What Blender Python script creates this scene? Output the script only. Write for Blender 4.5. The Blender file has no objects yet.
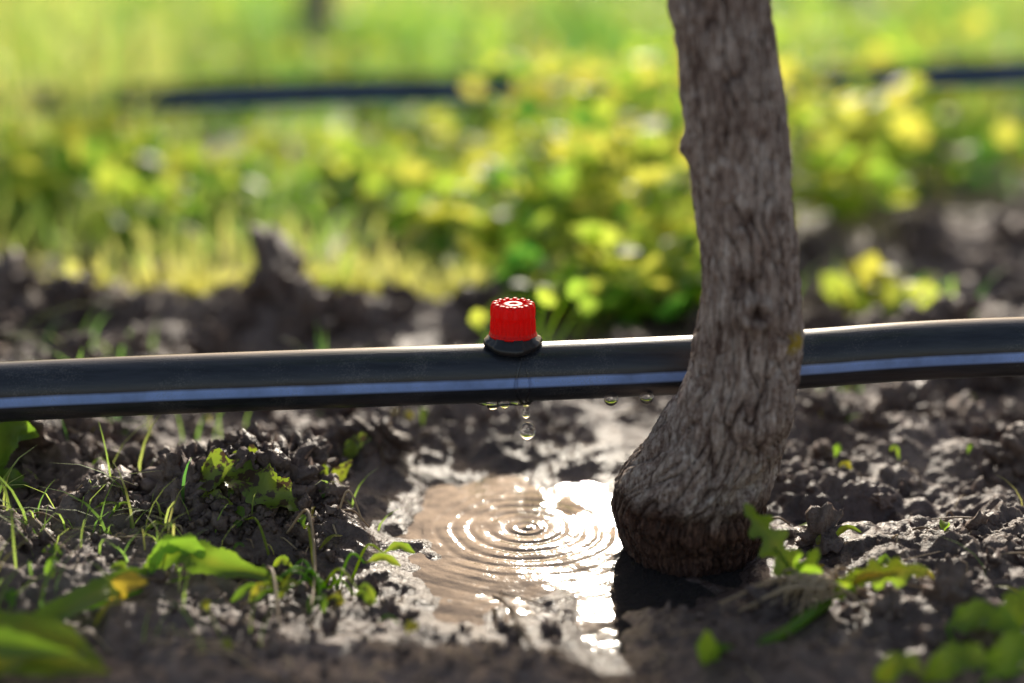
import bpy, math, random
import numpy as np
from mathutils import Vector, noise as mnoise
rng = np.random.default_rng(7)
random.seed(7)
SUN_EL, SUN_AZ = 23.0, 3.5

# ---------------------------------------------------------------- noise
def h2(ix, iy, s):
    ix = ix.astype(np.int64); iy = iy.astype(np.int64)
    n = (ix*374761393 + iy*668265263 + s*982451653) & 0xffffffff
    n = ((n ^ (n >> 13))*1274126177) & 0xffffffff
    n = (n ^ (n >> 16))
    n = (n*2246822519) & 0xffffffff
    n = n ^ (n >> 15)
    return n/4294967295.0
def gn(x, y, s=0):
    ix = np.floor(x); iy = np.floor(y); fx = x-ix; fy = y-iy
    u = fx*fx*fx*(fx*(fx*6-15)+10); v = fy*fy*fy*(fy*(fy*6-15)+10)
    def g(a, b):
        t = h2(ix+a, iy+b, s)*2*np.pi
        return np.cos(t)*(fx-a)+np.sin(t)*(fy-b)
    a = g(0,0); b = g(1,0); c = g(0,1); d = g(1,1)
    return 1.5*((a*(1-u)+b*u)*(1-v)+(c*(1-u)+d*u)*v)
def fbm(x, y, s=0, o=4):
    r = 0; a = 1; t = 0
    for i in range(o):
        r = r+a*gn(x, y, s+i*17); t += a; a *= .5; x = x*2.03+3.1; y = y*2.03+1.7
    return r/t*1.3
def cell(x, y, s=0):
    ix = np.floor(x); iy = np.floor(y)
    best = np.full(np.shape(x), 9.0)
    for a in (-1,0,1):
        for b in (-1,0,1):
            px = ix+a+h2(ix+a, iy+b, s); py = iy+b+h2(ix+a, iy+b, s+5)
            best = np.minimum(best, (px-x)**2+(py-y)**2)
    return np.sqrt(best)
def G(x, y, cx, cy, rx, ry):
    return np.exp(-(((x-cx)/rx)**2+((y-cy)/ry)**2))
def sstep(a, b, x):
    t = np.clip((x-a)/(b-a), 0, 1); return t*t*(3-2*t)

# ---------------------------------------------------------------- terrain
def basin(x, y):
    wob = 1+.42*gn(x*42, y*42, 91)+.20*gn(x*120, y*120, 92)
    b = 1.25*G(x, y, -.002, .460, .050, .056)
    b = np.maximum(b, 1.08*G(x, y, .044, .420, .040, .023))
    b = np.maximum(b, .64*G(x, y, .024+.12*(.42-y), .388, .014, .050))
    b = np.maximum(b, .68*G(x, y, -.010, .398, .028, .018))
    b = np.maximum(b, .85*G(x, y, .108, .462, .024, .011))
    return np.minimum(b*wob, 1.15)
MOUNDS = [(-.090,.463,.046,.030,.0120),(-.100,.470,.016,.012,.004),(-.054,.504,.020,.016,.010),(-.178,.492,.034,.022,.016),
          (-.165,.405,.045,.028,.009),(-.15,.44,.03,.02,.005),(.155,.53,.06,.03,.008),(.150,.42,.04,.03,.004),
          (-.12,.705,.060,.028,.016),(-.25,.715,.08,.030,.014),(-.02,.705,.05,.03,.009),
          (.27,.84,.12,.05,.018),(.40,.82,.10,.07,.016),(.06,.60,.06,.03,.006),(-.06,.58,.05,.03,.006),
          (.20,.66,.06,.03,.013),(-.22,.60,.08,.04,.008),(.105,.40,.025,.015,.004)]
def height(x, y):
    b = basin(x, y)
    near = np.exp(-(np.maximum(0, np.hypot(x, y-.5)-.5)/1.5)**2)
    far = 1-near
    rough = 1-.82*sstep(.10, .6, b)
    rough = rough*(1-.35*G(x, y, .05, .37, .07, .06))
    fine = rough*(.25+.85*sstep(-.35, .35, gn(x*16+2, y*16, 48)))*(1-.55*G(x, y, -.01, .365, .05, .03))
    mm = 0
    for cx, cy, rx, ry, h in MOUNDS:
        mm = mm+h*G(x+.010*gn(x*40, y*40, 3), y+.010*gn(x*40+9, y*40, 4), cx, cy, rx, ry)
    z = .0056+mm*(1+.6*fbm(x*70, y*70, 6, 3))-.0108*b
    z = z+rough*.0056*fbm(x*24, y*24, 11, 3)
    bil = 1-2*np.abs(fbm(x*60, y*60, 23, 3))
    z = z+fine*.0026*(bil-.4)*near
    c1 = cell(x*58+.5*gn(x*150, y*150, 5), y*58+.5*gn(x*160, y*150, 15), 31)
    z = z+rough*.0060*(.55-c1)*near*(.3+1.0*sstep(-.3,.5,gn(x*14, y*14, 44)))
    c2 = cell(x*210+.4*gn(x*500, y*500, 9), y*210, 37)
    z = z+fine*.0015*(.5-c2)*near
    z = z+(.30+.70*fine)*.0006*fbm(x*450, y*450, 41, 2)*near
    z = z+.010*fbm(x*3.1, y*3.1, 60, 3)*sstep(.75, 1.6, np.hypot(x, y-.4))
    z = z+far*.03*fbm(x*.3, y*.3, 71, 2)
    inside = (x > -.085) & (x < .135) & (y > .325) & (y < .545)
    z = np.where(inside, z, np.maximum(z, .0012+.0004*gn(x*300, y*300, 8)))
    return z

# ---------------------------------------------------------------- mesh helpers
class Buf:
    def __init__(s): s.V=[]; s.F=[]; s.M=[]; s.T=[]; s.n=0
    def add(s, V, Fs, tint=.5, mat=0):
        V = np.asarray(V, float).reshape(-1, 3)
        if np.isscalar(tint): tint = np.full(len(V), tint)
        s.V.append(V); s.T.append(np.asarray(tint, float))
        for F in Fs:
            F = np.asarray(F, np.int64)
            if len(F): s.F.append(F+s.n); s.M.append(np.full(len(F), mat))
        s.n += len(V)
    def build(s, name, mats, smooth=True, parent=None):
        V = np.concatenate(s.V); me = bpy.data.meshes.new(name)
        me.vertices.add(len(V)); me.vertices.foreach_set('co', V.astype(np.float32).ravel())
        loops = np.concatenate([f.ravel() for f in s.F])
        tot = np.concatenate([np.full(len(f), f.shape[1]) for f in s.F])
        st = np.concatenate([[0], np.cumsum(tot)[:-1]])
        me.loops.add(len(loops)); me.loops.foreach_set('vertex_index', loops.astype(np.int32))
        me.polygons.add(len(tot)); me.polygons.foreach_set('loop_start', st.astype(np.int32))
        me.polygons.foreach_set('material_index', np.concatenate(s.M).astype(np.int32))
        me.update(calc_edges=True)
        me.polygons.foreach_set('use_smooth', np.full(len(tot), smooth))
        a = me.attributes.new('tint', 'FLOAT', 'POINT'); a.data.foreach_set('value', np.concatenate(s.T).astype(np.float32))
        for m in mats: me.materials.append(m)
        ob = bpy.data.objects.new(name, me); bpy.context.scene.collection.objects.link(ob)
        if parent: ob.parent = parent
        return ob
def grid_faces(nx, ny, wrapx=False):
    i = np.arange(ny-1)[:, None]; j = np.arange(nx if wrapx else nx-1)[None, :]
    a = i*nx+j; b = i*nx+(j+1) % nx; c = (i+1)*nx+(j+1) % nx; d = (i+1)*nx+j
    return np.stack([a, b, c, d], -1).reshape(-1, 4)
def crom(P, n):
    P = np.asarray(P, float); Q = np.vstack([2*P[0]-P[1], P, 2*P[-1]-P[-2]])
    t = np.linspace(0, len(P)-1, n); k = np.minimum(t.astype(int), len(P)-2); f = (t-k)[:, None]
    a, b, c, d = Q[k], Q[k+1], Q[k+2], Q[k+3]
    return .5*((2*b)+(c-a)*f+(2*a-5*b+4*c-d)*f**2+(3*b-a-3*c+d)*f**3)
def tube(buf, P, R, n=8, m=24, tint=.5, mat=0, wob=0):
    C = crom(P, m); R = np.interp(np.linspace(0, 1, m), np.linspace(0, 1, len(R)), R)
    T = np.gradient(C, axis=0); T /= np.linalg.norm(T, axis=1)[:, None]+1e-12
    ref = np.array([0, 0, 1.]) if abs(T[:, 2]).mean() < .8 else np.array([0, 1., 0])
    A = np.cross(T, ref); A /= np.linalg.norm(A, axis=1)[:, None]+1e-12; B = np.cross(T, A)
    th = np.linspace(0, 2*np.pi, n, endpoint=False)
    rr = R[:, None]*(1+wob*rng.uniform(-1, 1, (m, n)))
    V = C[:, None, :]+rr[..., None]*(np.cos(th)[None, :, None]*A[:, None, :]+np.sin(th)[None, :, None]*B[:, None, :])
    buf.add(V.reshape(-1, 3), [grid_faces(n, m, True), np.array([list(range(n))[::-1]]), np.array([list(range((m-1)*n, m*n))])], tint, mat)
def lathe(buf, prof, n=48, mod=None, origin=(0, 0, 0), tint=.5, mat=0):
    th = np.linspace(0, 2*np.pi, n, endpoint=False); V = []
    for r, z in prof:
        rr = np.full(n, r); zz = np.full(n, z)
        if mod: rr, zz = mod(rr, zz, th)
        V.append(np.stack([rr*np.cos(th)+origin[0], rr*np.sin(th)+origin[1], zz+origin[2]], -1))
    V = np.concatenate(V)
    buf.add(V, [grid_faces(n, len(prof), True)], tint, mat)
def leaf(buf, P, W, up=(0, 0, 1), teeth=0, tamp=.0, fold=.25, wav=.0, n=40, tint=.5, mat=0, holes=False):
    C = crom(P, n); s = np.linspace(0, 1, n)
    T = np.gradient(C, axis=0); T /= np.linalg.norm(T, axis=1)[:, None]+1e-12
    S = np.cross(T, np.array(up, float)); S /= np.linalg.norm(S, axis=1)[:, None]+1e-12; N = np.cross(S, T)
    w = np.interp(s, np.linspace(0, 1, len(W)), W)
    def side(ph):
        t = 1-tamp*(.5+.5*np.sign(np.sin(s*teeth*2*np.pi+ph))*np.abs(np.sin(s*teeth*2*np.pi+ph))**.6) if teeth else np.ones(n)
        return w*t*(1+.10*rng.uniform(-1, 1, n))
    cols = []
    for k in (-1, -.5, 0, .5, 1):
        hw = side(.6 if k < 0 else 0.) if k else w*0
        off = abs(k)*hw
        zz = fold*off+wav*w*np.sin(s*14+k*2)*abs(k)
        cols.append(C+S*(np.sign(k)*off)[:, None]+N*zz[:, None])
    V = np.stack(cols, 1).reshape(-1, 3)
    tt = np.tile(np.array([0,.02,.12,.02,0]), n)+tint
    buf.add(V, [grid_faces(5, n)], tt, mat)
LT = np.array([(0,0,0),(.28,.36,.07),(.68,.33,.05),(1,0,-.08),(.68,-.33,.05),(.28,-.36,.07),(.33,0,0),(.68,0,-.02)])
LF4 = np.array([(1,6,7,2),(5,4,7,6)]); LF3 = np.array([(0,6,1),(0,5,6),(2,7,3),(4,3,7)])
def scat(buf, TV, TFs, P, X, Y, Z, tint, mat=0):
    V = P[:, None, :]+TV[None, :, 0:1]*X[:, None, :]+TV[None, :, 1:2]*Y[:, None, :]+TV[None, :, 2:3]*Z[:, None, :]
    n, k = len(P), len(TV); off = (np.arange(n)*k)[:, None, None]
    buf.add(V.reshape(-1, 3), [(np.asarray(F)[None]+off).reshape(-1, np.asarray(F).shape[1]) for F in TFs], np.repeat(tint, k), mat)
def leaves(buf, P, size, tint, upb=.6, asp=1.0, mat=0):
    n = len(P); a = rng.uniform(0, 2*np.pi, n); el = rng.normal(.15, .45, n)
    X = np.stack([np.cos(a)*np.cos(el), np.sin(a)*np.cos(el), np.sin(el)], -1)
    U = rng.normal(0, .5, (n, 3)); U[:, 2] += upb*1.6
    Y = np.cross(U, X); Y /= np.linalg.norm(Y, axis=1)[:, None]+1e-9; Z = np.cross(X, Y)
    scat(buf, LT, [LF4, LF3], P, X*size[:, None], Y*(size*asp)[:, None], Z*size[:, None], tint, mat)
def blades(buf, P, L, W, tint, bend, mat=0, seg=5):
    n = len(P); a = rng.uniform(0, 2*np.pi, n); d = np.stack([np.cos(a), np.sin(a), 0*a], -1)
    a2 = a+np.pi/2+rng.normal(0, .5, n); sd = np.stack([np.cos(a2), np.sin(a2), 0*a], -1)
    s = np.linspace(0, 1, seg); w = np.array([.8, 1, .85, .55, .04]) if seg == 5 else np.interp(s, [0,.3,.7,1],[.8,1,.7,.04])
    Vs = []
    for i in range(seg):
        c = P+np.array([0, 0, 1.])*(L*(s[i]-.35*bend*s[i]**2.5))[:, None]+d*(L*bend*.8*s[i]**1.8)[:, None]
        Vs += [c-sd*(W*w[i]*.5)[:, None], c+sd*(W*w[i]*.5)[:, None]]
    V = np.stack(Vs, 1); F = np.array([(2*i, 2*i+1, 2*i+3, 2*i+2) for i in range(seg-1)])
    off = (np.arange(n)*2*seg)[:, None, None]
    buf.add(V.reshape(-1, 3), [(F[None]+off).reshape(-1, 4)], np.repeat(tint, 2*seg), mat)
def ico(sub):
    bpy_m = bpy.data.meshes.new('tmp'); import bmesh
    bm = bmesh.new(); bmesh.ops.create_icosphere(bm, subdivisions=sub, radius=1); bm.to_mesh(bpy_m); bm.free()
    V = np.array([v.co[:] for v in bpy_m.vertices]); F = np.array([p.vertices[:] for p in bpy_m.polygons])
    bpy.data.meshes.remove(bpy_m); return V, F
def empty(name, loc=(0, 0, 0)):
    e = bpy.data.objects.new(name, None); e.empty_display_size = .02; bpy.context.scene.collection.objects.link(e); return e

# ---------------------------------------------------------------- materials
def newmat(name):
    m = bpy.data.materials.new(name); m.use_nodes = True; nt = m.node_tree; nt.nodes.clear()
    o = nt.nodes.new('ShaderNodeOutputMaterial'); return m, nt, o
def N(nt, t, **kw):
    n = nt.nodes.new(t)
    for k, v in kw.items():
        if k.startswith('i_'): n.inputs[k[2:].replace('_', ' ')].default_value = v
        else: setattr(n, k, v)
    return n
def ramp(nt, src, stops, interp='LINEAR'):
    r = nt.nodes.new('ShaderNodeValToRGB'); r.color_ramp.interpolation = interp
    e = r.color_ramp.elements
    while len(e) < len(stops): e.new(.5)
    for k, (p, c) in enumerate(stops):
        e[k].position = p; e[k].color = (c, c, c, 1) if np.isscalar(c) else (*c, 1)
    nt.links.new(src, r.inputs[0]); return r
def noi(nt, vec, scale, detail=5, rough=.55, dist=0):
    n = N(nt, 'ShaderNodeTexNoise'); n.inputs['Scale'].default_value = scale; n.inputs['Detail'].default_value = detail
    n.inputs['Roughness'].default_value = rough; n.inputs['Distortion'].default_value = dist
    nt.links.new(vec, n.inputs['Vector']); return n
def mth(nt, op, a, b=None, clamp=False):
    n = N(nt, 'ShaderNodeMath', operation=op, use_clamp=clamp)
    for i, v in enumerate((a, b)):
        if v is None: continue
        if isinstance(v, (int, float)): n.inputs[i].default_value = v
        else: nt.links.new(v, n.inputs[i])
    return n.outputs[0]
def mixc(nt, f, a, b, bt='MIX'):
    n = N(nt, 'ShaderNodeMix', data_type='RGBA', blend_type=bt)
    for idx, v in ((0, f), (6, a), (7, b)):
        if isinstance(v, (int, float)): n.inputs[idx].default_value = v
        elif isinstance(v, tuple): n.inputs[idx].default_value = (*v, 1)
        else: nt.links.new(v, n.inputs[idx])
    return n.outputs[2]

def soil_mat(name, clod=False):
    m, nt, o = newmat(name); L = nt.links.new
    pos = N(nt, 'ShaderNodeNewGeometry').outputs['Position']
    att = N(nt, 'ShaderNodeAttribute', attribute_name='tint').outputs['Fac']
    n1 = noi(nt, pos, 28, 5); n2 = noi(nt, pos, 330, 4, .65); n3 = noi(nt, pos, 1100, 3, .6); n0 = noi(nt, pos, 3.0, 4)
    mixv = mth(nt, 'ADD', mth(nt, 'MULTIPLY', n1.outputs['Fac'], .55), mth(nt, 'MULTIPLY', n2.outputs['Fac'], .45))
    dry = ramp(nt, mixv, [(.38, (.125, .082, .066)), (.5, (.225, .158, .130)), (.60, (.34, .250, .212))])
    wet = ramp(nt, mixv, [(.38, (.036, .022, .019)), (.5, (.076, .050, .044)), (.62, (.140, .098, .088))])
    w = mth(nt, 'ADD', att, mth(nt, 'MULTIPLY', mth(nt, 'SUBTRACT', n1.outputs['Fac'], .5), 1.3), True)
    col = mixc(nt, w, dry.outputs[0], wet.outputs[0])
    sep = N(nt, 'ShaderNodeSeparateXYZ'); L(pos, sep.inputs[0])
    fy = mth(nt, 'MULTIPLY', mth(nt, 'SUBTRACT', sep.outputs[1], 1.2), .5, True)
    g = mth(nt, 'MULTIPLY', fy, ramp(nt, n0.outputs['Fac'], [(.35, .2), (.6, 1.)]).outputs[0], True)
    col = mixc(nt, g, col, ramp(nt, n1.outputs['Fac'], [(.35, (.06, .10, .02)), (.65, (.16, .22, .05))]).outputs[0])
    b = N(nt, 'ShaderNodeBsdfPrincipled'); L(col, b.inputs['Base Color'])
    rg = mth(nt, 'SUBTRACT', .80, mth(nt, 'MULTIPLY', w, .50))
    rg = mth(nt, 'ADD', rg, mth(nt, 'MULTIPLY', mth(nt, 'SUBTRACT', n2.outputs['Fac'], .5), .4), True)
    L(rg, b.inputs['Roughness'])
    b.inputs['Specular IOR Level'].default_value = .42
    hh = mth(nt, 'ADD', mth(nt, 'MULTIPLY', n2.outputs['Fac'], 2.2), n3.outputs['Fac'])
    bp = N(nt, 'ShaderNodeBump', i_Strength=.75, i_Distance=.0008); L(hh, bp.inputs['Height']); L(bp.outputs[0], b.inputs['Normal'])
    L(b.outputs[0], o.inputs[0]); return m

def leaf_mat(name, stops, tstops, rough=.42, trans=.5, spots=None):
    m, nt, o = newmat(name); L = nt.links.new
    pos = N(nt, 'ShaderNodeNewGeometry').outputs['Position']
    att = N(nt, 'ShaderNodeAttribute', attribute_name='tint').outputs['Fac']
    n1 = noi(nt, pos, 120, 3)
    f = mth(nt, 'ADD', att, mth(nt, 'MULTIPLY', mth(nt, 'SUBTRACT', n1.outputs['Fac'], .5), .35), True)
    c = ramp(nt, f, stops).outputs[0]; t = ramp(nt, f, tstops).outputs[0]
    if spots:
        n2 = noi(nt, pos, 260, 4, .6); sp = ramp(nt, n2.outputs['Fac'], [(.50, 0.), (.56, 1.)]).outputs[0]
        c = mixc(nt, sp, c, spots); t = mixc(nt, sp, t, spots)
    b = N(nt, 'ShaderNodeBsdfPrincipled', i_Roughness=rough); L(c, b.inputs['Base Color'])
    tr = N(nt, 'ShaderNodeBsdfTranslucent'); L(t, tr.inputs[0])
    bp = N(nt, 'ShaderNodeBump', i_Strength=.3, i_Distance=.0006); L(noi(nt, pos, 500, 2).outputs['Fac'], bp.inputs['Height']); L(bp.outputs[0], b.inputs['Normal'])
    mx = N(nt, 'ShaderNodeMixShader'); mx.inputs[0].default_value = trans
    L(b.outputs[0], mx.inputs[1]); L(tr.outputs[0], mx.inputs[2]); L(mx.outputs[0], o.inputs[0]); return m

M_soil = soil_mat('wet_soil')
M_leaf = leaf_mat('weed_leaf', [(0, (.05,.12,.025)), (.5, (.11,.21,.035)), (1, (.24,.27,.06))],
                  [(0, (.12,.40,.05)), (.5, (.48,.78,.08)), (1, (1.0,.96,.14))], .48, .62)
M_grass = leaf_mat('grass_blade', [(0, (.06,.14,.03)), (.5, (.14,.23,.05)), (1, (.30,.31,.10))],
                  [(0, (.18,.50,.09)), (.5, (.54,.82,.15)), (1, (1.0,.97,.28))], .48, .60)
M_fg = leaf_mat('young_leaf', [(0, (.05,.12,.02)), (.5, (.10,.18,.025)), (1, (.36,.27,.04))],
                  [(0, (.14,.42,.03)), (.5, (.46,.74,.05)), (1, (.94,.68,.06))], .36, .55)
M_chew = leaf_mat('withered_leaf', [(0, (.09,.17,.02)), (.5, (.22,.27,.03)), (1, (.34,.29,.05))],
                  [(0, (.24,.42,.03)), (.5, (.52,.64,.05)), (1, (.75,.62,.06))], .38, .42, spots=(.08,.050,.028))
M_straw = leaf_mat('dry_straw', [(0, (.14,.09,.06)), (.5, (.32,.22,.14)), (1, (.55,.42,.27))],
                  [(0, (.14,.09,.05)), (.5, (.32,.22,.13)), (1, (.55,.42,.25))], .55, .2)

def bark_mat():
    m, nt, o = newmat('bark'); L = nt.links.new
    pos = N(nt, 'ShaderNodeNewGeometry').outputs['Position']
    mp = N(nt, 'ShaderNodeMapping'); mp.inputs['Scale'].default_value = (1, 1, .15); L(pos, mp.inputs[0])
    n1 = noi(nt, mp.outputs[0], 640, 7, .70, .9); n2 = noi(nt, pos, 75, 6, .65); n3 = noi(nt, pos, 1100, 4, .65)
    f = mth(nt, 'ADD', mth(nt, 'MULTIPLY', n1.outputs['Fac'], .62), mth(nt, 'ADD', mth(nt, 'MULTIPLY', n2.outputs['Fac'], .24), mth(nt, 'MULTIPLY', n3.outputs['Fac'], .14)))
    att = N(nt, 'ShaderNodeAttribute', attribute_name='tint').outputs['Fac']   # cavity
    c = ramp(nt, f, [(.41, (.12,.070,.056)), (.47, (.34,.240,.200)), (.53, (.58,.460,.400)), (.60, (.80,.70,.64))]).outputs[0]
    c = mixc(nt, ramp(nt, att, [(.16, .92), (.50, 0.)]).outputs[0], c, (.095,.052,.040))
    sep = N(nt, 'ShaderNodeSeparateXYZ'); L(pos, sep.inputs[0])
    wz = mth(nt, 'ADD', sep.outputs[2], mth(nt, 'MULTIPLY', mth(nt, 'SUBTRACT', n2.outputs['Fac'], .5), .026))
    wet = ramp(nt, mth(nt, 'MULTIPLY', wz, 10), [(.20, 1.), (.32, 0.)]).outputs[0]
    c = mixc(nt, wet, c, ramp(nt, f, [(.40, (.018,.009,.007)), (.5, (.080,.034,.022)), (.6, (.24,.13,.09))]).outputs[0])
    d = N(nt, 'ShaderNodeVectorMath', operation='DISTANCE'); L(pos, d.inputs[0]); d.inputs[1].default_value = (.0858, .4225, .080)
    dd = mth(nt, 'ADD', d.outputs['Value'], mth(nt, 'MULTIPLY', mth(nt, 'SUBTRACT', n3.outputs['Fac'], .5), .006))
    li = ramp(nt, mth(nt, 'MULTIPLY', dd, 100), [(.34, 1.), (.50, 0.)]).outputs[0]
    c = mixc(nt, li, c, (.62,.44,.03))
    b = N(nt, 'ShaderNodeBsdfPrincipled'); L(c, b.inputs['Base Color'])
    L(mth(nt, 'SUBTRACT', .80, mth(nt, 'MULTIPLY', wet, .50)), b.inputs['Roughness'])
    bp = N(nt, 'ShaderNodeBump', i_Strength=1.0, i_Distance=.0014)
    L(mth(nt, 'ADD', mth(nt, 'MULTIPLY', n1.outputs['Fac'], 1.6), mth(nt, 'MULTIPLY', n3.outputs['Fac'], .4)), bp.inputs['Height']); L(bp.outputs[0], b.inputs['Normal'])
    L(b.outputs[0], o.inputs[0]); return m
M_bark = bark_mat()

def pipe_mat(name='black_polyethylene', dusty=False):
    m, nt, o = newmat(name); L = nt.links.new
    pos = N(nt, 'ShaderNodeNewGeometry').outputs['Position']
    att = N(nt, 'ShaderNodeAttribute', attribute_name='tint').outputs['Fac']   # angle around the pipe 0..1
    mp = N(nt, 'ShaderNodeMapping'); mp.inputs['Scale'].default_value = (.12, 1, 1); L(pos, mp.inputs[0])
    n1 = noi(nt, mp.outputs[0], 420, 5, .65); n2 = noi(nt, pos, 45, 6, .6); n3 = noi(nt, pos, 1500, 3, .6)
    edge = mth(nt, 'MULTIPLY', mth(nt, 'SUBTRACT', n2.outputs['Fac'], .5), .010)
    a2 = mth(nt, 'ADD', att, edge)
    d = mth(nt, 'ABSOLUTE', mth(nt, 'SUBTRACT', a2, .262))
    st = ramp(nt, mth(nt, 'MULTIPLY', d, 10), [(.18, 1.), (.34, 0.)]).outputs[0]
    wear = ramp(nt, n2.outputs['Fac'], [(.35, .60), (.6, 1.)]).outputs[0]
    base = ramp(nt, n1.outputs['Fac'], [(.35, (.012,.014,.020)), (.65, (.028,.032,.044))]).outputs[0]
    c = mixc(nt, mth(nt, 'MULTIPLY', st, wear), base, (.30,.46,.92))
    dust = ramp(nt, mth(nt, 'ADD', mth(nt, 'MULTIPLY', n2.outputs['Fac'], .6), mth(nt, 'MULTIPLY', n3.outputs['Fac'], .4)), [(.53, 0.), (.72, .50)]).outputs[0]
    c = mixc(nt, dust, c, (.20,.19,.185))
    b = N(nt, 'ShaderNodeBsdfPrincipled'); L(c, b.inputs['Base Color'])
    if dusty:
        b.inputs['Roughness'].default_value = .85; b.inputs['Specular IOR Level'].default_value = .12
    else:
        L(mth(nt, 'ADD', .20, mth(nt, 'MULTIPLY', n1.outputs['Fac'], .28)), b.inputs['Roughness'])
    bp = N(nt, 'ShaderNodeBump', i_Strength=.3, i_Distance=.0004); L(n1.outputs['Fac'], bp.inputs['Height']); L(bp.outputs[0], b.inputs['Normal'])
    L(b.outputs[0], o.inputs[0]); return m
M_pipe = pipe_mat(); M_pipe2 = pipe_mat('weathered_polyethylene', True)
def simple(name, col, rough, **kw):
    m, nt, o = newmat(name); b = N(nt, 'ShaderNodeBsdfPrincipled'); b.inputs['Base Color'].default_value = (*col, 1)
    pos = N(nt, 'ShaderNodeNewGeometry').outputs['Position']; n1 = noi(nt, pos, 600, 4)
    nt.links.new(mth(nt, 'ADD', rough-.06, mth(nt, 'MULTIPLY', n1.outputs['Fac'], .14)), b.inputs['Roughness'])
    for k, v in kw.items(): b.inputs[k.replace('_', ' ')].default_value = v
    nt.links.new(b.outputs[0], o.inputs[0]); return m
M_blk = simple('black_rubber_plastic', (.014, .014, .016), .35)
def red_mat():
    m, nt, o = newmat('red_plastic'); L = nt.links.new
    b = N(nt, 'ShaderNodeBsdfPrincipled', i_Roughness=.42); b.inputs['Base Color'].default_value = (.72, .010, .008, 1)
    pos = N(nt, 'ShaderNodeNewGeometry').outputs['Position']
    n1 = noi(nt, pos, 700, 4); L(mixc(nt, ramp(nt, n1.outputs['Fac'], [(.58, 0.), (.75, .35)]).outputs[0], (.80,.012,.010), (.36,.07,.05)), b.inputs['Base Color'])
    b.inputs['Specular IOR Level'].default_value = .3
    t = N(nt, 'ShaderNodeBsdfTranslucent'); t.inputs[0].default_value = (1, .03, .02, 1)
    mx = N(nt, 'ShaderNodeMixShader'); mx.inputs[0].default_value = .42
    L(b.outputs[0], mx.inputs[1]); L(t.outputs[0], mx.inputs[2]); L(mx.outputs[0], o.inputs[0]); return m
M_red = red_mat()
def glass_mat():
    m, nt, o = newmat('clear_water'); g = N(nt, 'ShaderNodeBsdfGlass', i_IOR=1.33, i_Roughness=.0)
    nt.links.new(g.outputs[0], o.inputs[0]); return m
M_drop = glass_mat()
def water_mat():
    m, nt, o = newmat('puddle_water'); L = nt.links.new
    pos = N(nt, 'ShaderNodeNewGeometry').outputs['Position']
    tr = N(nt, 'ShaderNodeBsdfTransparent'); tr.inputs[0].default_value = (.62,.59,.57,1)
    di = N(nt, 'ShaderNodeBsdfDiffuse'); di.inputs[0].default_value = (.055,.049,.048,1)
    m0 = N(nt, 'ShaderNodeMixShader'); m0.inputs[0].default_value = .5; L(tr.outputs[0], m0.inputs[1]); L(di.outputs[0], m0.inputs[2])
    gl = N(nt, 'ShaderNodeBsdfGlossy', i_Roughness=.075)
    bp = N(nt, 'ShaderNodeBump', i_Strength=.45, i_Distance=.0006); L(noi(nt, pos, 140, 4).outputs['Fac'], bp.inputs['Height'])
    fr = N(nt, 'ShaderNodeFresnel', i_IOR=1.40); mx = N(nt, 'ShaderNodeMixShader')
    L(bp.outputs[0], gl.inputs['Normal'])
    L(fr.outputs[0], mx.inputs[0]); L(m0.outputs[0], mx.inputs[1]); L(gl.outputs[0], mx.inputs[2]); L(mx.outputs[0], o.inputs[0]); return m
M_water = water_mat()

# ---------------------------------------------------------------- ground
def axis(a, b, step, r, lo, hi):
    c = list(np.arange(a, b, step)); s = step; x = c[-1]
    while x < hi: s *= r; x += s; c.append(x)
    s = step; x = c[0]; pre = []
    while x > lo: s *= r; x -= s; pre.append(x)
    return np.array(pre[::-1]+c)
gx = axis(-.20, .20, .00085, 1.045, -150, 150); gy = axis(.33, .62, .00085, 1.035, -60, 250)
X, Y = np.meshgrid(gx, gy); Z = height(X, Y)
bb = basin(X, Y)
wetm = np.clip(.36+.80*sstep(.05, .5, bb)+.45*G(X, Y, .06, .40, .12, .07)+.28*G(X, Y, 0, .5, .3, .12)-16*np.clip(Z-.010, 0, .03), 0, 1)
wetm = np.where(Y > .60, wetm*(1-.4*sstep(.60, .70, Y))+.22, wetm)
gb = Buf(); gb.add(np.stack([X, Y, Z], -1), [grid_faces(len(gx), len(gy))], wetm.ravel()); gb.build('ground', [M_soil])

# puddle
wx = np.arange(-.084, .134, .0006); wy = np.arange(.326, .544, .0006); WX, WY = np.meshgrid(wx, wy)
r = np.hypot(WX-.0053, WY-.461)
rr = r+.0013*gn(WX*45, WY*45, 2)
amp = .00017*np.exp(-r/.026)*sstep(.0, .004, r)*(1+1.1*gn(WX*40, WY*40, 19))
WZ = amp*(np.cos(2*np.pi*rr/(.0052+.020*r))+.35*np.cos(2*np.pi*rr/.0031+1))+.00035*np.exp(-(r/.002)**2)
r2 = np.hypot(WX-.034, WY-.436); WZ += .00002*np.exp(-r2/.01)*np.cos(2*np.pi*r2/.004)
WZ += .00022*gn(WX*45, WY*60, 12)+.00007*gn(WX*140, WY*160, 13)
pb = Buf(); pb.add(np.stack([WX, WY, WZ], -1), [grid_faces(len(wx), len(wy))]); pb.build('puddle', [M_water])

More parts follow.
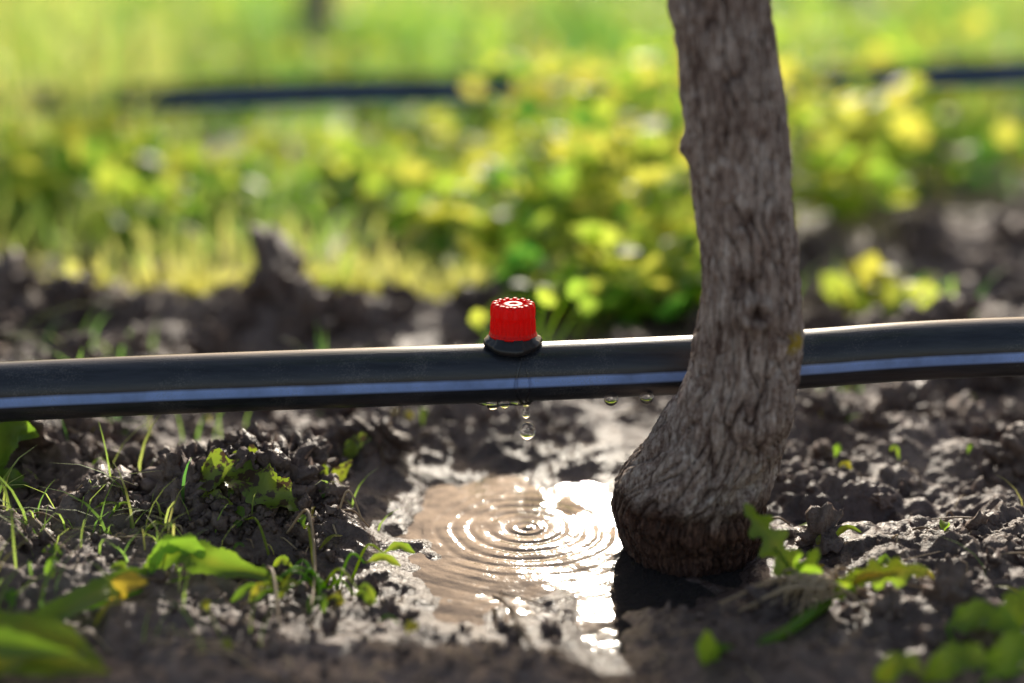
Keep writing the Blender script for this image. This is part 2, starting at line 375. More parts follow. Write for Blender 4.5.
# ---------------------------------------------------------------- clods
def clod_templates(sub, k, amp):
    V, F = ico(sub); out = []
    for i in range(k):
        W = V.copy()
        for j, v in enumerate(V):
            p = Vector(v)*1.2+Vector((i*7.3, 0, 0))
            d = mnoise.fractal(p, .55, 2.1, 4)*amp - .45*amp*abs(mnoise.noise(p*2.6)) + .10*mnoise.noise(p*7)
            W[j] = v*max(.35, 1+d)
        out.append(W)
    return out, F
def put_clods(buf, T, F, P, size, tint):
    k = len(T); idx = rng.integers(0, k, len(P))
    for i in range(k):
        s = idx == i; n = s.sum()
        if not n: continue
        q = rng.normal(0, 1, (n, 3)); q /= np.linalg.norm(q, axis=1)[:, None]
        q2 = np.cross(q, rng.normal(0, 1, (n, 3))); q2 /= np.linalg.norm(q2, axis=1)[:, None]; q3 = np.cross(q, q2)
        z = size[s][:, None]; a = rng.uniform(.6, 1.3, (n, 1)); b = rng.uniform(.55, 1.1, (n, 1))
        scat(buf, T[i], [F], P[s], q*z, q2*z*a, q3*z*b, tint[s])
T2, F2 = clod_templates(2, 8, .95); T3, F3 = clod_templates(4, 6, 1.0)
cb = Buf()
def ring_pts(n, cx, cy, rx, ry): return np.stack([rng.normal(cx, rx, n), rng.normal(cy, ry, n)], -1)
def place(buf, pts, size, T, F, sink=.2, wet=.4, lift=0):
    b = basin(pts[:, 0], pts[:, 1]); ok = b < .28
    tr = np.hypot(pts[:, 0]-.062, pts[:, 1]-.442) > .03
    ok &= tr; pts = pts[ok]; size = size[ok]
    z = height(pts[:, 0], pts[:, 1])+size*(1-sink)*.5+lift*rng.uniform(0, 1, len(pts))
    put_clods(buf, T, F, np.column_stack([pts, z]), size, np.clip(rng.normal(wet, .2, len(pts)), 0, 1))
n = 3600; pts = np.stack([rng.uniform(-.21, .21, n), rng.uniform(.33, .66, n)], -1)
keep = fbm(pts[:, 0]*18, pts[:, 1]*18, 77, 2) > rng.uniform(-.3, .6, n); pts = pts[keep]
place(cb, pts, np.clip(rng.lognormal(-6.9, .5, len(pts)), .0004, .0035), T2, F2, wet=.5)
pts = ring_pts(1200, -.088, .461, .028, .018); place(cb, pts, np.clip(rng.lognormal(-6.75, .5, len(pts)), .0005, .0040), T2, F2, wet=.65, lift=.0010)
pts = ring_pts(55, -.088, .462, .026, .014); place(cb, pts, np.clip(rng.lognormal(-5.2, .35, len(pts)), .002, .0090), T3, F3, sink=.9, wet=.65)
pts = ring_pts(200, -.056, .503, .012, .012); place(cb, pts, np.clip(rng.lognormal(-6.6, .5, len(pts)), .0006, .004), T2, F2, wet=.6)
pts = np.stack([rng.uniform(-.21, .21, 130), rng.uniform(.36, .62, 130)], -1); place(cb, pts, np.clip(rng.lognormal(-5.5, .4, 130), .0015, .010), T3, F3, sink=.8, wet=.5)
n = 340; pts = np.stack([rng.uniform(-.45, .55, n), rng.uniform(.60, .90, n)], -1); place(cb, pts, np.clip(rng.lognormal(-5.2, .5, n), .002, .012), T3, F3, sink=.6, wet=.4)
for (x, y, s) in [(-.115,.70,.016),(-.145,.69,.012),(-.085,.69,.010),(-.22,.70,.013),(-.26,.71,.014),(-.02,.70,.009),(.24,.83,.014),(.30,.85,.016),(.21,.66,.011),(-.182,.49,.015),(-.165,.50,.009),(-.050,.506,.010),(-.064,.508,.008),(.16,.55,.010),(.128,.54,.008),(-.105,.47,.007),(-.075,.475,.008),(.19,.50,.009)]:
    place(cb, np.array([[x, y]]), np.array([s]), T3, F3, sink=.8, wet=.6)
cb.build('soil_clods', [M_soil])

# ---------------------------------------------------------------- pipe + emitter
def make_pipe(name, pts, R=.0101, m=900, n=64, mat=None):
    C = crom(pts, m); T = np.gradient(C, axis=0); T /= np.linalg.norm(T, axis=1)[:, None]
    A = np.cross(np.array([0, 0, 1.]), T); A /= np.linalg.norm(A, axis=1)[:, None]; B = np.cross(T, A)
    th = np.linspace(0, 2*np.pi, n, endpoint=False)
    V = C[:, None]+R*(np.cos(th)[None, :, None]*B[:, None]-np.sin(th)[None, :, None]*A[:, None])
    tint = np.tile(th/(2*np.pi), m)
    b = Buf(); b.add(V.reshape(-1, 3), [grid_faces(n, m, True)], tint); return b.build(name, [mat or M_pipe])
make_pipe('drip_irrigation_pipe', [(-3.2,.44,.012),(-1.6,.43,.012),(-.75,.44,.014),(-.40,.448,.040),(-.1726,.4545,.0526),(.0051,.461,.0577),(.09,.4645,.0606),(.1737,.4645,.0656),(.40,.46,.072),(.75,.455,.030),(1.6,.46,.012),(3.2,.45,.012)])
make_pipe('drip_irrigation_pipe', [(-4,1.12,.02),(-1.2,1.16,.02),(-.40,1.18,.058),(-.10,1.19,.069),(.12,1.20,.066),(.36,1.20,.080),(.60,1.21,.080),(1.3,1.22,.04),(4,1.25,.02)], R=.0125, m=300, n=24, mat=M_pipe2)

em = empty('drip_emitter')
EX, EY = .0003, .4605
fb = Buf()
def saddle(rr, zz, th):
    y = rr*np.sin(th); return rr*(1+.02*np.sign(np.sin(8*th))), np.where(zz < .0705, zz-.35*y*y/.0194, zz)
lathe(fb, [(.004,.0660),(.0068,.0663),(.0092,.0675),(.0098,.0682),(.0098,.0693),(.0094,.0700),(.0083,.0703),(.0081,.0712),(.003,.0712),(.0002,.0712)], 96, saddle, (EX, EY, 0))
fb.build('flange', [M_blk], parent=em)
kb = Buf()
NT = 14
def castle(rr, zz, th):
    sq = np.clip(np.sin(NT*th)*2.5, -1, 1)*.5+.5
    up = sstep(.0775, .0800, zz)*sstep(.0035, .0062, rr)
    r2 = rr-up*(1-sq)*.00060
    z2 = zz-up*(1-sq)*.00035*sstep(.0805, .0815, zz)
    side = sstep(.0712, .073, zz)*(1-sstep(.076, .078, zz))*sstep(.006,.007,rr)
    r2 = r2+side*.00018*np.cos(28*th)
    return r2, z2
prof = [(.0070,.0706),(.0080,.0707),(.00815,.0710),(.0081,.0716),(.0077,.0719),(.0076,.0728),(.00752,.0745),(.00745,.0762),(.0074,.0774),(.0076,.0778),(.00765,.0786),(.0076,.0800),(.0075,.0812),(.0072,.0820),(.0066,.0823),(.0056,.0823),(.0053,.0821),(.0051,.0813),(.0046,.0811),(.0040,.0811),(.0037,.0812),(.0035,.0817),(.0030,.0819),(.0014,.0819),(.0011,.0817),(.0008,.0815),(.0001,.0815)]
lathe(kb, prof, 224, castle, (EX, EY, 0)); kb.build('red_cap', [M_red], parent=em)

# water on pipe and drops
def drop(name, prof, loc, n=32):
    b = Buf(); lathe(b, prof, n, None, loc); return b.build(name, [M_drop])
sph = [(max(1e-5, math.sin(t)), -math.cos(t)) for t in np.linspace(0, math.pi, 25)]
drop('falling_water_drop', [(r_*.0027, z_*.0030 if z_ < 0 else z_*.0033) for r_, z_ in sph], (.0053, .461, .0362))
hang = [(1e-5,-.0064),(.0007,-.0062),(.00125,-.0055),(.0014,-.0047),(.0012,-.0038),(.0009,-.0029),(.0009,-.002),(.0014,-.0010),(.0024,-.0002),(.0034,.0006),(.0034,.0012),(1e-5,.0014)]
drop('hanging_water_drop', hang, (.0048, .459, .0480))
for x, y, z, s in [(-.0065,.456,.0476,.0019),(-.0025,.456,.0477,.0015),(.0335,.456,.0497,.0022),(.0455,.456,.0503,.0022)]:
    drop('hanging_water_drop', [(r_*s*1.1, z_*s*1.1) for r_, z_ in sph], (x, y, z), 20)
rb = Buf()
def on_pipe(x, a, lift=.0000):
    zc = np.interp(x, [-.1726, .0051, .09], [.0526, .0577, .0606]); yc = np.interp(x, [-.1726, .0051, .09], [.4545, .461, .4645])
    R = .0101+lift; return (x, yc-R*math.sin(math.radians(a)), zc+R*math.cos(math.radians(a)))
tube(rb, [on_pipe(.0022+.0009*math.sin(a/21), a) for a in range(35, 180, 12)], [.0004,.0006,.0005,.0008,.0006,.0009,.0012], 8, 60)
tube(rb, [on_pipe(.0055+.0007*math.sin(a/13), a) for a in range(45, 180, 12)], [.0003,.0004,.0005,.0004,.0006,.0009], 8, 60)
tube(rb, [on_pipe(x, 158+6*math.sin(x*600)) for x in np.linspace(-.012, .006, 9)], [.0003,.0012,.0014,.0011,.0014,.0014], 8, 40)
rb.build('water_rivulet', [M_drop])

# ---------------------------------------------------------------- main tree
def crown(buf, c, r, n, size=.04):
    u = rng.normal(0, 1, (n, 3)); u /= np.linalg.norm(u, axis=1)[:, None]; rad = rng.uniform(.25, 1, n)**.5
    P = np.array(c)+u*rad[:, None]*np.array(r)
    k = fbm(P[:, 0]*5+P[:, 2]*3, P[:, 1]*5-P[:, 2]*4, 5, 2) > -.12; P = P[k]
    leaves(buf, P, rng.uniform(.6, 1.2, len(P))*size, rng.uniform(0, .8, len(P)), .4)
def tree(name, base, hgt, crown_c, crown_r, nl, path=None, rad=None, fine=False):
    e = empty(name); tb = Buf()
    if fine:
        zs = np.concatenate([np.arange(-.03, .24, .0007), np.linspace(.245, hgt, 90)]); n = 260
        kz = [-.03,-.0024,.006,.0125,.0195,.030,.0408,.0547,.0684,.0885,.1209,.152,.182,.30,.55,hgt]
        kx = [.062,.0608,.0600,.0595,.0596,.0626,.0672,.0714,.0743,.0752,.0718,.0672,.0615,.050,.052,.056]
        ky = [.444,.444,.444,.443,.442,.440,.437,.434,.432,.430,.431,.433,.435,.44,.43,.43]
        kr = [.0185,.0212,.0234,.0252,.0260,.0246,.0216,.0190,.0167,.0152,.0145,.0152,.0148,.0142,.0125,.009]
        def sm(k):
            v = np.interp(zs, kz, k); vv = v.copy()
            for _ in range(35): vv[1:-1] = (vv[:-2]+vv[1:-1]*2+vv[2:])/4
            return vv
        cx, cy, cr = sm(kx), sm(ky), sm(kr); th = np.linspace(0, 2*np.pi, n, endpoint=False)
        V = np.zeros((len(zs), n, 3)); T = np.zeros((len(zs), n))
        for i, z in enumerate(zs):
            burl = math.exp(-((z-.032)/.022)**2)
            for j, t in enumerate(th):
                ct, s_ = math.cos(t), math.sin(t); r0 = cr[i]
                tw = t+z*2.0+burl*.25*math.sin(z*120)
                q = Vector((math.cos(tw)*r0, math.sin(tw)*r0, z))
                w3 = mnoise.noise(Vector((q.x*90, q.y*90, q.z*70)))*.003
                a = mnoise.noise(Vector(((q.x+w3)*520, (q.y+w3)*520, q.z*85)))
                b_ = mnoise.noise(Vector(((q.x+w3)*250+5, (q.y-w3)*250, q.z*46)))
                c_ = mnoise.noise(Vector((q.x*60, q.y*60, q.z*45+9)))
                d_ = mnoise.noise(Vector((q.x*700, q.y*700, q.z*380)))
                cr1 = math.exp(-(a/.09)**2); cr2 = math.exp(-(b_/.075)**2)
                g = -.0008*cr1-.0015*cr2*(1+.6*burl)+.0005*a+.0012*c_*(1+1.8*burl)+.00045*d_+.0006
                dx = math.atan2(math.sin(t-math.pi*1.0), math.cos(t-math.pi*1.0))
                g += .0030*math.exp(-((z-.139)/.0035)**2-(dx/.35)**2)
                dk = math.atan2(math.sin(t-math.radians(-92)), math.cos(t-math.radians(-92)))
                rk = math.hypot((z-.0905)/.0038, dk/.26)
                g += .0022*math.exp(-(rk-1)**2*3)-.0016*math.exp(-rk**2*3)
                rk2 = math.hypot((z-.081)/.005, (dk-.75)/.35); g += .0014*math.exp(-rk2**2)
                dl = math.atan2(math.sin(t-math.radians(200)), math.cos(t-math.radians(200)))
                g += .0030*math.exp(-((z-.028)/.007)**2-(dl/.8)**2)+.0026*burl*mnoise.noise(Vector((q.x*110,q.y*110,q.z*120)))
                g -= .0018*math.exp(-((z-.0205)/.003)**2)*(1+.8*c_)
                rr_ = r0+g
                V[i, j] = (cx[i]+ct*rr_, cy[i]+s_*rr_, z)
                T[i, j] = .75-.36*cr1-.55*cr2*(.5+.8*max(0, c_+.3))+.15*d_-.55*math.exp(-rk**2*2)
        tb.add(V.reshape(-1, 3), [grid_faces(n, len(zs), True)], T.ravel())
        top = (.056, .43, hgt)
    else:
        tube(tb, [base, (base[0]+.01, base[1], hgt*.35), (base[0]-.012, base[1], hgt*.7), (base[0]+.005, base[1], hgt)], [.024,.018,.016,.013], 16, 60, .6, 0, .06)
        top = (base[0]+.005, base[1], hgt)
    tb.build('trunk', [M_bark], parent=e)
    bb_ = Buf()
    for k in range(7):
        a = k*2.4+.5; L_ = crown_r[0]*rng.uniform(.7, .95); z0 = top[2]-.04-.03*k*.5
        tube(bb_, [(top[0], top[1], z0), (top[0]+math.cos(a)*L_*.35, top[1]+math.sin(a)*L_*.35, z0+.18), (top[0]+math.cos(a)*L_*.8, top[1]+math.sin(a)*L_*.8, crown_c[2]+.15*math.sin(k))], [.009,.006,.002], 8, 24, .6)
    bb_.build('limbs', [M_bark], parent=e)
    lb = Buf(); crown(lb, crown_c, crown_r, nl); lb.build('crown_leaves', [M_leaf], parent=e)
tree('fruit_tree', None, 1.15, (.06,.43,1.45), (.36,.36,.32), 1800, fine=True)
for (x, y) in [(-.265, 1.95), (.56, 2.45), (-1.6, 2.0), (2.0, 2.5), (-.9, 6.5), (.3, 6.8), (1.7, 6.6), (-2.6, 6.6)]:
    tree('fruit_tree', (x, y, -.02), 1.2, (x, y, 1.6), (.32, .32, .28), 900)

# ---------------------------------------------------------------- background weeds and grass
def zat(p): return height(p[:, 0], p[:, 1])
def bare(p):
    x, y = p[:, 0], p[:, 1]
    b = 1.1*G(x, y, .34, .92, .17, .13)+.9*G(x, y, -.26, .74, .24, .06)+.9*G(x, y, .17, .78, .08, .07)
    b += 1.0*G(x, y, -.17, 1.22, .13, .08)+.8*G(x, y, .9, 1.55, .35, .20)+.6*G(x,y,-.6,1.5,.25,.2)+.8*G(x,y,-.10,.93,.05,.08)
    return b
def lowmask(p):
    x, y = p[:, 0], p[:, 1]
    m = sstep(-.31, -.25, x)*(1-sstep(-.03, .05, x))+sstep(.26, .34, x)
    return np.clip(m, 0, 1)*(1-sstep(1.16, 1.22, y))
wb = Buf(); gbuf = Buf()
def wedge(n, y0, y1, pw=1.0, k=.46, pad=.12):
    y = y0+(y1-y0)*rng.uniform(0, 1, n)**pw; x = rng.uniform(-1, 1, n)*(y*k+pad); return np.stack([x, y], -1)
p = wedge(1750, .70, 5.5, 1.8)
m_ = fbm(p[:, 0]*2.6, p[:, 1]*2.6, 201, 3)
cl = 1.0*G(p[:, 0], p[:, 1], .04, .98, .20, .26)+.5*G(p[:,0],p[:,1],.45,1.4,.3,.3)
k_ = (1.4*m_+.85*cl-.9*bare(p)+rng.uniform(-.25, .25, len(p)) > .08); p = p[k_]; cl = cl[k_]
H = rng.uniform(.02, .060, len(p))*(1+1.1*cl)*(1+.22*(p[:, 1]-.7))
H = np.where(lowmask(p) > .3, np.minimum(H, .038), H)
H *= .45+.55*sstep(.72, .95, p[:, 1])
ptint = rng.normal(0, .24, len(p))
nl = rng.integers(18, 38, len(p)); idx = np.repeat(np.arange(len(p)), nl)
u = rng.normal(0, .36, (len(idx), 2))*np.maximum(H[idx], .03)[:, None]*1.1
hz = rng.beta(1.6, 1.3, len(idx))*H[idx]
P = np.column_stack([p[idx]+u, zat(p)[idx]+hz+.003])
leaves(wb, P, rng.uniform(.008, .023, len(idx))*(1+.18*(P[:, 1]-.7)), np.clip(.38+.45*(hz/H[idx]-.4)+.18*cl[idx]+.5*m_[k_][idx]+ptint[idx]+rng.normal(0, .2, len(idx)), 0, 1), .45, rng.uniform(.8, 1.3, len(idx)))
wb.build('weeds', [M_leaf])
p = wedge(27000, .72, 9, 2.1)
m_ = fbm(p[:, 0]*3.3, p[:, 1]*3.3, 303, 3); m2_ = fbm(p[:, 0]*1.9+5, p[:, 1]*.9, 313, 3)
k_ = m_-1.1*bare(p)+.35*(p[:, 0] < 0)+rng.uniform(-.5, .4, len(p)) > -.05; p = p[k_]
Lg = rng.uniform(.03, .11, len(p))*(1+.18*(p[:, 1]-.7))*(.8+.6*sstep(.9, 2.0, p[:, 1]))
Lg = np.where(lowmask(p) > .3, np.minimum(Lg, .055), Lg)*(.45+.55*sstep(.72, .95, p[:, 1]))
Lg = Lg*(1+1.0*(np.hypot((p[:,0]+.42)/.15, (p[:,1]-1.08)/.10) < 1))
gt = .46+1.2*m2_[k_]+.3*m_[k_]+.35*G(p[:,0],p[:,1],-.42,1.15,.22,.35)
blades(gbuf, np.column_stack([p, zat(p)-.002]), Lg, rng.uniform(.0018, .0045, len(p))*(1+.25*(p[:, 1]-.7)), np.clip(gt+rng.normal(0, .2, len(p)), 0, 1), rng.uniform(.1, 1.1, len(p)))
p = np.stack([rng.uniform(-4, 4, 7000), rng.uniform(-1.5, 6, 7000)], -1)
p = p[(np.abs(p[:, 0]) > .46*np.maximum(p[:, 1], .3)+.25)]
blades(gbuf, np.column_stack([p, zat(p)-.002]), rng.uniform(.03, .12, len(p)), rng.uniform(.002, .005, len(p)), rng.uniform(.1, .8, len(p)), rng.uniform(.1, 1, len(p)))
gbuf.build('grass', [M_grass])
# dew-like glossy beads, added so their sun glints blur into bright discs
V1, F1 = ico(2); db = Buf(); sel = rng.choice(len(P), 130, replace=False); Q = P[sel]+np.array([0, 0, .004]); nq = len(Q)
sz = rng.uniform(.0006, .0015, nq)*(.6+.5*Q[:, 1])
E = np.eye(3); scat(db, V1, [F1], Q, np.outer(sz, E[0]), np.outer(sz, E[1]), np.outer(sz, E[2]), np.full(nq, .5))
M_glint = simple('dew_glint_gloss', (.25, .35, .2), .15)  # opaque gloss for the added glint beads, not clear water
db.build('dew_glint_beads', [M_glint])

# ---------------------------------------------------------------- near plants
def hz_(x, y): return float(height(np.array([x]), np.array([y]))[0])
w = Buf()   # right foreground weed
leaf(w, [(.094,.391,.007),(.0865,.395,.014),(.078,.398,.025),(.0705,.400,.0352)], [.0008,.0024,.0054,.0058,.0046,.0006], up=(0,-1,.5), teeth=6, tamp=.6, tint=.45, n=70, wav=.15)
leaf(w, [(.090,.392,.008),(.0885,.392,.015),(.0915,.391,.0245)], [.0006,.0026,.0050,.0040,.0004], up=(0,-1,.4), teeth=4, tamp=.5, tint=.38, n=50, wav=.15)
leaf(w, [(.095,.390,.012),(.103,.388,.0165),(.112,.386,.0190),(.1235,.385,.0205)], [.0006,.0018,.0046,.0048,.0005], up=(0,-1,.3), teeth=5, tamp=.5, tint=.52, n=60, wav=.2)
leaf(w, [(.093,.390,.007),(.098,.386,.013),(.101,.383,.021)], [.0005,.0022,.0034,.0004], up=(0,-1,.5), teeth=4, tamp=.5, tint=.5, n=40)
leaf(w, [(.091,.392,.007),(.083,.394,.010),(.076,.392,.0095)], [.0005,.0022,.0032,.0004], up=(0,-.4,1), teeth=4, tamp=.5, tint=.6, n=40)
tube(w, [(.095,.389,.008),(.088,.380,.0085),(.078,.370,.0075),(.066,.361,.008),(.058,.357,.010)], [.0020,.0018,.0015,.0013,.0009], 10, 40, .5)
leaf(w, [(.057,.357,.003),(.0545,.356,.010),(.054,.355,.0165)], [.0008,.0030,.0028,.0004], up=(0,-1,.2), tint=.45)
tube(w, [(.094,.391,.007),(.088,.394,.012),(.080,.397,.022)], [.0011,.0009,.0005], 8, 24, .6)
tube(w, [(.094,.391,.008),(.103,.388,.0162),(.115,.386,.0190)], [.0018,.0014,.0005], 8, 24, .95)
for k in range(60):
    a = rng.uniform(2.2, 4.6) if k < 44 else rng.uniform(0, 6.3); L_ = rng.uniform(.008, .032)
    x, y = .096+rng.normal(0, .0025), .389+rng.normal(0, .0025); x2, y2 = x+math.cos(a)*L_, y+.4*math.sin(a)*L_
    tube(w, [(x, y, .010+rng.uniform(0,.005)), (x+(x2-x)*.4+rng.normal(0,.002), y+(y2-y)*.4, .011+rng.uniform(0,.006)), (x2, y2, hz_(x2, y2)+.001)], [.0008,.0005,.0002], 5, 16, rng.uniform(.6, 1.), 1)
w.build('uprooted_weed', [M_fg, M_straw])

w = Buf()
leaf(w, [(-.142,.362,.010),(-.130,.374,.013),(-.118,.392,.013),(-.108,.405,.011)], [.0008,.0038,.0044,.0034,.0006], tint=.42, n=50, wav=.15, up=(0,-.9,1))
leaf(w, [(-.116,.399,.010),(-.104,.404,.017),(-.092,.402,.0145),(-.0705,.398,.0105)], [.0008,.0040,.0056,.0058,.0040,.0006], tint=.45, n=60, wav=.2, up=(.1,-.8,1), teeth=5, tamp=.22)
leaf(w, [(-.112,.400,.010),(-.108,.403,.019),(-.100,.404,.0195),(-.095,.403,.016)], [.0008,.0030,.0038,.0010], tint=.32, n=40, up=(0,-1,.6), teeth=4, tamp=.3)
leaf(w, [(-.120,.386,.008),(-.116,.388,.014),(-.109,.388,.0145)], [.0006,.0034,.0034,.0006], tint=.97, n=30, up=(0,-.8,1))
leaf(w, [(-.175,.352,.006),(-.150,.356,.016),(-.128,.354,.015),(-.112,.348,.010)], [.001,.0045,.0050,.004,.0006], tint=.5, n=50, up=(0,-.6,1), wav=.2)
leaf(w, [(-.165,.346,.006),(-.145,.343,.018),(-.118,.341,.017)], [.001,.0050,.0050,.0006], tint=.4, n=50, up=(0,-.5,1))
leaf(w, [(-.150,.352,.004),(-.132,.345,.013),(-.108,.340,.012)], [.001,.0045,.0045,.0006], tint=.55, n=50, up=(0,-.9,1), wav=.2)
tube(w, [(-.17,.35,.0),(-.150,.357,.012),(-.12,.388,.009),(-.1,.402,.010)], [.001,.001,.0008,.0005], 6, 30, .5)
w.build('broadleaf_weed', [M_fg])

w = Buf()   # chewed leaves on mound
z0 = hz_(-.09, .455)+.0020; yo = -.004
leaf(w, [(-.1075,.455+yo,z0+.001),(-.100,.453+yo,z0+.0065),(-.090,.451+yo,z0+.0055),(-.079,.447+yo,z0+.0010),(-.071,.445+yo,z0-.003)], [.002,.0060,.0076,.0074,.006,.001], tint=.22, n=70, teeth=6, tamp=.30, wav=.45, up=(0,-.8,1), fold=.4)
leaf(w, [(-.098,.459,z0),(-.092,.459,z0+.009),(-.083,.457,z0+.0085)], [.002,.004,.004,.001], tint=.35, n=40, teeth=4, tamp=.4, wav=.3, up=(0,-1,.5))
leaf(w, [(-.110,.450,z0-.005),(-.103,.446,z0),(-.094,.443,z0-.002)], [.001,.003,.003,.0006], tint=.45, n=40, teeth=4, tamp=.3, wav=.3, up=(0,-.8,1))
leaf(w, [(-.066,.470,.008),(-.063,.472,.014),(-.057,.474,.0205)], [.001,.0024,.0026,.0005], tint=.5, n=40, up=(0,-1,.6), wav=.2)
leaf(w, [(-.062,.492,.013),(-.057,.493,.020),(-.052,.492,.0215)], [.001,.0032,.0030,.0006], tint=.15, n=40, up=(0,-.8,1), wav=.2)
w.build('withered_leaves', [M_chew])

w = Buf()
for k in range(15):
    a = rng.uniform(0, 6.28); L_ = rng.uniform(.008, .024); x, y = -.058+rng.normal(0,.006), .408+rng.normal(0,.006)
    x2, y2 = x+math.cos(a)*L_, y+math.sin(a)*L_; z1 = hz_(x, y); z2 = hz_(x2, y2)+rng.uniform(.001, .009)
    tube(w, [(x, y, z1), ((x+x2)/2, (y+y2)/2, z2+.003), (x2, y2, z2)], [.0005,.0004,.0003], 6, 16, rng.uniform(.3, .7))
    d = np.array([x2-x, y2-y, 0])/L_*rng.uniform(.007, .012)
    leaf(w, [(x2, y2, z2), (x2+d[0]*.5, y2+d[1]*.5, z2+.002), (x2+d[0], y2+d[1], z2-.001)], [.0003,.0014,.0018,.0003], tint=rng.choice([.2,.35,.5,.55,.75]), n=20, up=(0,-.9,1), teeth=2, tamp=.3)
w.build('seedling', [M_fg])
# torn leaf scraps and clipped green bits lying on the soil
w = Buf()
for k in range(90):
    x, y = (rng.uniform(-.20, -.02), rng.uniform(.36, .56)) if k < 66 else (rng.uniform(.09, .20), rng.uniform(.37, .58))
    if float(basin(np.array([x]), np.array([y]))[0]) > .3: continue
    a = rng.uniform(0, 6.28); L_ = rng.uniform(.003, .010); z1 = hz_(x, y)+.0012
    x2, y2 = x+math.cos(a)*L_, y+math.sin(a)*L_; z2 = hz_(x2, y2)+.0012+rng.uniform(0, .002)
    wd_ = rng.uniform(.0006, .0022)
    leaf(w, [(x, y, z1), ((x+x2)/2, (y+y2)/2, max(z1, z2)+.001), (x2, y2, z2)], [.0003, wd_, wd_, .0003], tint=float(np.clip(rng.normal(.45, .25), .05, 1)), n=14, up=(0,-.5,1), teeth=2, tamp=.25)
w.build('leaf_scraps', [M_fg])
w = Buf()
for (x, y, z, L_, wd, a, t) in [(.0135,.600,.0440,.013,.0052,1.2,.62),(.024,.602,.0475,.015,.0050,.7,.45),(-.019,.603,.0355,.011,.0042,.4,.7),(.004,.61,.034,.01,.004,1.9,.5),(.03,.62,.037,.011,.004,.3,.5)]:
    e_ = (x+math.cos(a)*L_*.9, y, z+math.sin(a)*L_*.55)
    leaf(w, [(x, y, z), ((x+e_[0])/2, y-.002, (z+e_[2])/2+.001), e_], [.0004, wd*.8, wd, wd*.7, .0004], up=(0,-1,.5), tint=t, n=30)
    tube(w, [(.010, .603, 0), (.010+(x-.010)*.4, .602, z*.6), (x, y, z)], [.0009,.0007,.0004], 6, 20, .6)
w.build('seedling', [M_leaf])
w = Buf()
leaf(w, [(-.187,.478,.012),(-.180,.472,.026),(-.174,.470,.033),(-.166,.469,.0315)], [.001,.004,.0055,.0045,.0005], up=(0,-1,.6), tint=.3, n=40, wav=.2)
leaf(w, [(-.185,.476,.010),(-.178,.468,.016),(-.170,.466,.014)], [.001,.0035,.0035,.0005], up=(0,-1,.6), tint=.4, n=40, wav=.2)
w.build('broadleaf_weed', [M_fg])
w = Buf()
for (x, y, z, dx, dy, dz, wd, t) in [(.124,.366,.012,.018,-.012,.003,.0060,.35),(.136,.360,.011,.017,.008,.006,.006,.4),(.112,.345,.006,.018,-.004,.006,.0055,.45),(.140,.348,.008,.02,.0,.006,.006,.4),(.098,.343,.005,.012,-.006,.007,.004,.5),(.128,.343,.008,.018,-.002,.008,.006,.3)]:
    leaf(w, [(x, y, z), (x+dx*.5, y+dy*.5, z+dz+.003), (x+dx, y+dy, z+dz)], [.0006, wd*.8, wd*.85, wd*.6, .0005], up=(0,-.8,1), tint=t, n=36, wav=.2, teeth=4, tamp=.22)
    tube(w, [(.128,.352,-.001), (x, y, z)], [.0008,.0006], 6, 12, .4)
w.build('broadleaf_weed', [M_fg])

tg = Buf()
def tuft(cx, cy, n, L0, L1, sp, wd=.0014, t=.4):
    p = np.stack([rng.normal(cx, sp, n), rng.normal(cy, sp, n)], -1)
    blades(tg, np.column_stack([p, zat(p)-.001]), rng.uniform(L0, L1, n), rng.uniform(.5, 1.2, n)*wd, np.clip(rng.normal(t, .2, n), 0, 1), rng.uniform(.4, 1.5, n))
tuft(-.172, .56, 10, .03, .055, .006, .0018, .3); tuft(-.09, .60, 8, .015, .03, .006, .0014, .4); tuft(-.018,.60,6,.015,.03,.006,.002,.15)
tuft(-.165, .43, 26, .012, .032, .014, .0010, .5); tuft(-.125, .435, 26, .01, .028, .012, .0011, .5); tuft(-.19, .40, 14, .015, .035, .01, .0014, .45)
tuft(-.11, .42, 20, .01, .022, .012, .0009, .6); tuft(.145, .60, 7, .012, .03, .006, .002, .4); tuft(.185,.46,6,.01,.025,.008,.001,.6); tuft(-.06,.46,8,.008,.02,.010,.0008,.6)
tuft(-.14,.475,12,.01,.03,.012,.0009,.5); tuft(.17,.40,5,.01,.02,.01,.001,.6); tuft(-.2,.62,14,.02,.05,.02,.002,.3); tuft(.2,.70,14,.02,.04,.02,.003,.3)
tuft(-.15,.395,22,.01,.025,.014,.0009,.6); tuft(-.095,.37,12,.01,.02,.012,.001,.5); tuft(-.13,.53,8,.01,.025,.012,.001,.5)
tg.build('grass_tufts', [M_grass])

sb = Buf()
tube(sb, [(-.0055,.404,hz_(-.0055,.404)+.003),(-.001,.385,.0085),(.006,.360,.007)], [.0008,.0011,.0007], 7, 24, .35, 0, .1)
tube(sb, [(-.0035,.395,.008),(.004,.386,.010),(.009,.384,.009)], [.0007,.0005,.0003], 6, 16, .35)
tube(sb, [(-.165,.497,hz_(-.165,.497)+.004),(-.14,.492,.013),(-.118,.490,.010)], [.0008,.0009,.0006], 7, 24, .55)
tube(sb, [(-.105,.50,.012),(-.08,.512,.012),(-.06,.525,.010)], [.0006,.0008,.0005], 7, 20, .45)
tube(sb, [(-.074,.43,.012),(-.066,.425,.022),(-.062,.408,.010),(-.060,.385,.008)], [.0004,.0005,.0005,.0003], 6, 30, .75)
tube(sb, [(-.08,.405,.008),(-.074,.40,.013),(-.068,.375,.007)], [.0005,.0006,.0004], 6, 24, .6)
tube(sb, [(-.060,.44,.008),(-.055,.442,.022),(-.050,.44,.012)], [.0004,.0004,.0003], 6, 24, .8)
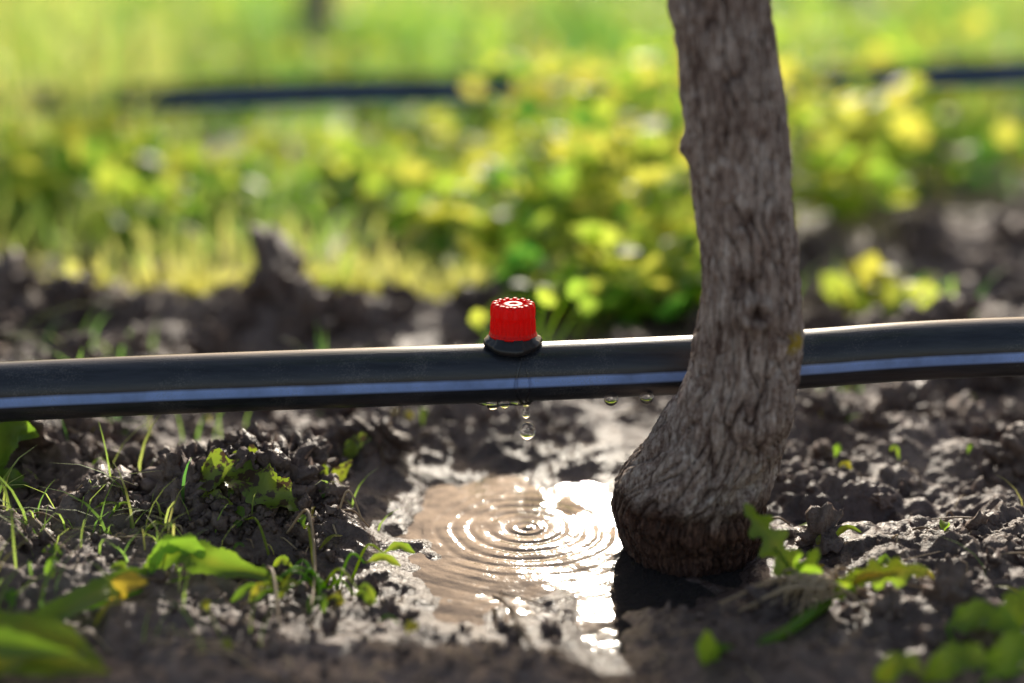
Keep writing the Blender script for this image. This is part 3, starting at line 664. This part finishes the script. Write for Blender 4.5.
for k in range(600):
    x, y = rng.uniform(-.21, .21), rng.uniform(.34, .66)
    if x > -.02 and rng.uniform() < .6: continue
    if float(basin(np.array([x]), np.array([y]))[0]) > .35: continue
    a = rng.uniform(0, 6.28); L_ = rng.lognormal(-4.8, .6); x2, y2 = x+math.cos(a)*L_, y+math.sin(a)*L_
    z1, z2 = hz_(x, y)+.0008, hz_(x2, y2)+.0008; zm = max(hz_((x+x2)/2, (y+y2)/2)+.001, (z1+z2)/2)+rng.uniform(0, .002)
    r0 = rng.uniform(.00015, .0004)
    tube(sb, [(x, y, z1), ((x+x2)/2+rng.normal(0,.001), (y+y2)/2, zm), (x2, y2, z2)], [r0, r0*1.1, r0*.7], 5, 10, rng.uniform(0, 1))
sb.build('dry_straw', [M_straw])

# ---------------------------------------------------------------- light
sc = bpy.context.scene
wd = bpy.data.worlds.new('World'); sc.world = wd; wd.use_nodes = True; nt = wd.node_tree
bg = nt.nodes.get('Background') or nt.nodes.new('ShaderNodeBackground')
sky = nt.nodes.new('ShaderNodeTexSky'); sky.sky_type = 'NISHITA'; sky.sun_disc = False
sky.sun_elevation = math.radians(SUN_EL); sky.sun_rotation = math.radians(SUN_AZ); sky.dust_density = 2.0; sky.air_density = 1.3
wb_ = mixc(nt, 1.0, sky.outputs[0], (1.22, 1.06, .98), 'MULTIPLY')
nt.links.new(wb_, bg.inputs[0]); bg.inputs[1].default_value = .15
sl = bpy.data.lights.new('sun', 'SUN'); sl.energy = 5.0; sl.angle = math.radians(.5); sl.color = (1, .92, .78)
so = bpy.data.objects.new('sun', sl); sc.collection.objects.link(so)
e_, a_ = math.radians(SUN_EL), math.radians(SUN_AZ)
d = Vector((-math.sin(a_)*math.cos(e_), -math.cos(a_)*math.cos(e_), -math.sin(e_)))
so.rotation_euler = d.to_track_quat('-Z', 'Y').to_euler(); so.location = (0, 5, 5)
sc.view_settings.view_transform = 'Standard'; sc.view_settings.look = 'None'; sc.view_settings.exposure = 0

cam = bpy.data.cameras.new('camera'); co = bpy.data.objects.new('camera', cam); sc.collection.objects.link(co)
co.location = (0, 0, .205); co.rotation_euler = (math.radians(90-16.5), 0, 0)
cam.lens = 50; cam.sensor_width = 36; cam.clip_start = .01; cam.clip_end = 600
cam.dof.use_dof = True; cam.dof.focus_distance = .475; cam.dof.aperture_fstop = 3.0
sc.camera = co
